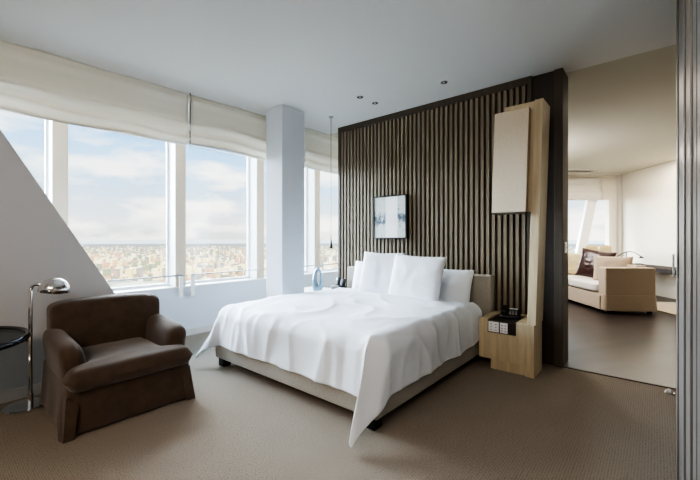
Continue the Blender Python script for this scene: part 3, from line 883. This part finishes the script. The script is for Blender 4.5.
# local pillow facing: pillow normal is y -> rotate so it faces -x of sofa
a_, b_ = loc_s(.32, .95)
put_pillow('leather_cushion', .56, .54, .16, a_, b_, .455, R(-16), RZ+R(-50), 31, M['leather'], 'dark brown leather cushion leaning on the sand sofa', 'cushion', 'loose cushions on the sofa', roll=R(8))
a_, b_ = loc_s(.42, .52)
put_pillow('sofa_cushion', .56, .46, .17, a_, b_, .43, R(-14), RZ+R(-35), 37, M['sofa'], 'sand linen back cushion showing above the near arm of the sofa', 'cushion', 'loose cushions on the sofa')
a_, b_ = loc_s(.30, 1.55)
put_pillow('sofa_cushion', .50, .46, .16, a_, b_, .455, R(-16), RZ+R(-60), 41, M['wicker'], 'mustard tan cushion behind the leather cushion on the sofa', 'cushion', 'loose cushions on the sofa')

# desk along the wall
dk = root('wall_desk', (*c2r(5.4, 6.4), 0), 'long dark wall-mounted desk on the cream wall behind the sofa', 'desk')
def quad(pts, z0, z1):
    bm = bmesh.new(); L = [bm.verts.new((*c2r(*p), z0)) for p in pts]; H = [bm.verts.new((*c2r(*p), z1)) for p in pts]; n = len(pts)
    bm.faces.new(L); bm.faces.new(H)
    for i in range(n): bm.faces.new((L[i], L[(i+1) % n], H[(i+1) % n], H[i]))
    return bm
bev(O('desk_top', quad([(5.62, 5.9), (5.86, 8.1), (6.44, 8.1), (6.20, 5.9)], .54, .625), M['wenge'], dk), .004)
rg = O('rug', quad([(4.92, 5.25), (5.10, 6.6), (6.20, 6.6), (6.1, 5.75)], .002, .014), M['rugm'])
tag(rg, 'flat beige rug on the dark floor between the sofa and the wall desk', 'rug')
# desk lamp
X, Y = c2r(5.95, 7.75)
dl = root('desk_lamp', (X, Y, .626), 'thin black arched desk lamp on the dark desk behind the sofa', 'lamp')
O('base', lathe(bmesh.new(), [(0, 0), (.07, 0), (.07, .012), (.01, .02), (0, .02)], X, Y, 20, .626), M['blackmetal'], dl)
pts = []
for k in range(13):
    t = k/12; pass
    pts.append(Vector((*c2r(5.73+.54*t, 7.75), .745+.155*math.sin(PI*(.06+.84*t)))))
O('arch_arm', tube(bmesh.new(), pts, .009, 8), M['blackmetal'], dl, smooth=True)
O('stem', tube(bmesh.new(), [(X, Y, .64), (X, Y, .885)], .008, 8), M['blackmetal'], dl)
e = pts[-1]; O('lamp_head', lathe(bmesh.new(), [(0, .03), (.02, .025), (.05, -.01), (.045, -.012), (0, .01)], e.x, e.y, 20, e.z-.02), M['blackmetal'], dl, smooth=True)
X, Y = c2r(6.05, 7.55)
bw = O('bowl', lathe(bmesh.new(), [(0, 0), (.035, 0), (.08, .045), (.075, .047), (.03, .01), (0, .01)], X, Y, 24, .626), M['white'], smooth=True)
tag(bw, 'small white bowl on the dark desk right of the arched lamp', 'bowl')
# wicker chairs near the far window
for k, (x, d_, lab) in enumerate(((5.42, 7.95, 'tan wicker chair near the far window, the left of the two'), (5.80, 8.05, 'tan wicker chair near the far window, the right one beside the corner'))):
    X, Y = c2r(x, d_)
    c = root('wicker_chair', (X, Y, 0), lab, 'chair', 'wicker chairs by the far window', rz=R(40), local=True)
    def curve(p): return p+Vector((0, -.25*p.x*p.x*3, 0))+Vector((0, .0, -.25*p.x*p.x*4 if p.z > .8 else 0))
    o = O('backrest', soft(-.14, .14, .12, .17, .45, 1.03, .02, 6, curve), M['wicker'], c, smooth=True)
    o = O('seat', soft(-.17, .17, -.20, .16, .40, .46, .02, 4), M['wicker'], c, smooth=True)
    for lx in (-.15, .11):
        for ly in (-.18, .12):
            O('leg', B(lx, lx+.035, ly, ly+.035, 0, .41), M['wenge'], c)

# ------------------------------------------------------------------ the city far below
GZ = -135.0
bm = bmesh.new(); bmesh.ops.create_circle(bm, cap_ends=True, radius=19000, segments=96)
for v in bm.verts: v.co.z = GZ
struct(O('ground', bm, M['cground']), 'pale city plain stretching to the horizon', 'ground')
# far hills
bm = bmesh.new(); prev = None
for i in range(241):
    a = R(70+ i*180/240)
    h = 20+90*max(0, noise.noise(Vector((i*.05, 0, 0)))+.35)+40*noise.noise(Vector((i*.2, 3, 0)))
    rr = 14500
    lo = bm.verts.new((rr*math.cos(a), rr*math.sin(a), GZ)); hi = bm.verts.new((rr*1.06*math.cos(a), rr*1.06*math.sin(a), GZ+h+90))
    if prev: bm.faces.new((prev[0], lo, hi, prev[1]))
    prev = (lo, hi)
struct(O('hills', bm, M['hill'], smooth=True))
def tower(bm, X, Y, w, dd, h, a):
    m4 = Matrix.Translation((X, Y, GZ)) @ Matrix.Rotation(a, 4, 'Z')
    box(bm, -w/2, w/2, -dd/2, dd/2, 0, h, m4)
    return m4
random.seed(11)
spots = []
for _ in range(7500):
    px = random.uniform(-20, 360) if random.random() < .93 else random.uniform(560, 640)
    dep = 760*math.exp(random.random()*2.15)
    x = (px-350)/360*dep
    spots.append((dep, *c2r(x, dep), px))
spots.sort()
near = []
bm = bmesh.new()
for i, (dep, X, Y, px) in enumerate(spots):
    w, dd = random.uniform(9, 24), random.uniform(9, 15); h = random.choice((6, 8, 10, 12, 15, 19, 36))*random.uniform(.8, 1.15)
    a = random.choice((.3, .3+PI/2, .9))
    if len(near) < 60 and dep < 1150:
        if all((X-q[0])**2+(Y-q[1])**2 > 42**2 for q in near): near.append((X, Y, w, dd, min(h, 24), a, px))
        continue
    if dep > 1190: tower(bm, X, Y, w, dd, h, a)
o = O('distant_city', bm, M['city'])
tag(o, 'hazy carpet of pale city buildings stretching to the horizon outside', 'city', kind='stuff')
for (X, Y, w, dd, h, a, px) in near:
    br = 150 < px < 265 and random.random() < .55
    if px > 195 and px < 262: h = h*1.2+14
    r = root('apartment_tower', (X, Y, GZ), 'brick coloured apartment tower in the nearer part of the city below' if br else 'pale apartment block in the nearer part of the city below', 'building', 'brick apartment towers below' if br else 'pale apartment blocks below', rz=a, local=True)
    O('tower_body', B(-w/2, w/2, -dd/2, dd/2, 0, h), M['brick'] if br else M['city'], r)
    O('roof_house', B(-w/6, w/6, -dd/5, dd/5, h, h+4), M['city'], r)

# ------------------------------------------------------------------ world
wd = bpy.data.worlds.new('sky'); S.world = wd; wd.use_nodes = True; nt = wd.node_tree; nt.nodes.clear()
out = nt.nodes.new('ShaderNodeOutputWorld'); bg = nt.nodes.new('ShaderNodeBackground')
tc = nt.nodes.new('ShaderNodeTexCoord'); sp = nt.nodes.new('ShaderNodeSeparateXYZ'); nt.links.new(tc.outputs['Generated'], sp.inputs[0])
gr = nt.nodes.new('ShaderNodeValToRGB'); nt.links.new(sp.outputs['Z'], gr.inputs['Fac'])
gr.color_ramp.elements[0].position = 0; gr.color_ramp.elements[0].color = (.70, .72, .70, 1)
gr.color_ramp.elements[1].position = .6; gr.color_ramp.elements[1].color = (.10, .40, .90, 1)
for p_, c_ in ((.05, (.80, .83, .86)), (.16, (.46, .74, 1.0)), (.30, (.22, .56, 1.0))):
    e = gr.color_ramp.elements.new(p_); e.color = (*c_, 1)
mp = nt.nodes.new('ShaderNodeMapping'); mp.inputs['Scale'].default_value = (2.2, 2.2, 7.5); mp.inputs['Location'].default_value = (.3, .9, .15)
nt.links.new(tc.outputs['Generated'], mp.inputs[0])
n = nt.nodes.new('ShaderNodeTexNoise'); n.inputs['Scale'].default_value = 1.6; n.inputs['Detail'].default_value = 9; n.inputs['Roughness'].default_value = .55
nt.links.new(mp.outputs[0], n.inputs['Vector'])
cr_ = nt.nodes.new('ShaderNodeValToRGB'); cr_.color_ramp.elements[0].position = .46; cr_.color_ramp.elements[1].position = .58
nt.links.new(n.outputs['Fac'], cr_.inputs['Fac'])
# fewer clouds higher up
mr = nt.nodes.new('ShaderNodeMapRange'); mr.inputs['From Min'].default_value = .10; mr.inputs['From Max'].default_value = .42; mr.inputs['To Min'].default_value = 1.0; mr.inputs['To Max'].default_value = .25
nt.links.new(sp.outputs['Z'], mr.inputs['Value'])
mu = nt.nodes.new('ShaderNodeMath'); mu.operation = 'MULTIPLY'; nt.links.new(cr_.outputs['Color'], mu.inputs[0]); nt.links.new(mr.outputs[0], mu.inputs[1])
mx = nt.nodes.new('ShaderNodeMix'); mx.data_type = 'RGBA'; nt.links.new(mu.outputs[0], mx.inputs['Factor']); nt.links.new(gr.outputs['Color'], mx.inputs['A']); mx.inputs['B'].default_value = (1.35, 1.28, 1.18, 1)
nt.links.new(mx.outputs['Result'], bg.inputs['Color']); bg.inputs['Strength'].default_value = .62
nt.links.new(bg.outputs[0], out.inputs['Surface'])

# ------------------------------------------------------------------ lights
def sun(name, rot, strength, color, angle):
    l = bpy.data.lights.new(name, 'SUN'); l.energy = strength; l.color = color; l.angle = R(angle)
    o = bpy.data.objects.new(name, l); COL.objects.link(o)
    o.rotation_euler = Vector(rot).to_track_quat('-Z', 'Y').to_euler(); return o
sun('window_daylight', (1, .16, -.28), 7.6, (.66, .83, 1.0), 70)
sun('upward_glow', (1, .2, .20), 6.0, (.93, .94, 1.0), 60)  # added fill shining upwards to lighten the ceiling
sun('warm_fill_sun', (.975, -.20, -.26), 3.2, (1, .95, .88), 60)  # added warm fill through the windows, brightens the bedroom
sun('low_afternoon_sun', (-1, .25, -.42), 2.3, (1, .80, .50), 2)
def area(name, loc, rot, sx, sy, e, color, portal=False):
    l = bpy.data.lights.new(name, 'AREA'); l.shape = 'RECTANGLE'; l.size = sx; l.size_y = sy; l.energy = e; l.color = color
    if portal: l.cycles.is_portal = True
    o = bpy.data.objects.new(name, l); COL.objects.link(o); o.location = loc; o.rotation_euler = Vector(rot).to_track_quat('-Z', 'Y').to_euler(); return o
area('window_portal', (XW-.3, 1.4, 1.5), (1, 0, 0), 7.8, 1.9, 1, (1, 1, 1), True)
area('entry_fill_light', (-.6, -1.4, 2.66), (-.25, .5, -1), 2.2, 1.6, 40, (1, .84, .68))  # unseen warm fill panel added behind the camera
area('living_ceiling_light', (-.3, 8.6, 2.66), (0, 0, -1), 1.4, 1.4, 22, (1, .90, .74))
area('living_passage_light', (-.9, 5.0, 2.66), (0, 0, -1), 1.2, 1.0, 4, (1, .88, .72))
area('sofa_fill_light', (-2.0, 6.6, 2.3), (.95, .15, -.62), 1.2, 1.0, 30, (1, .97, .93))  # unseen fill panel added behind the bed wall to brighten the sofa front

# ------------------------------------------------------------------ camera
cam = bpy.data.cameras.new('camera'); co = bpy.data.objects.new('camera', cam); COL.objects.link(co)
co.location = (0, 0, CAMZ); co.rotation_euler = (R(90), 0, math.atan2(SA, CA))
cam.sensor_width = 36; cam.lens = 36*360/700; cam.clip_start = .02; cam.clip_end = 40000
S.camera = co
S.view_settings.view_transform = 'AgX'; S.view_settings.look = 'AgX - High Contrast'; S.view_settings.exposure = 1.55
S.cycles.use_denoising = True; S.cycles.max_bounces = 10; S.cycles.diffuse_bounces = 6; S.cycles.transparent_max_bounces = 12
S.cycles.sample_clamp_indirect = 6
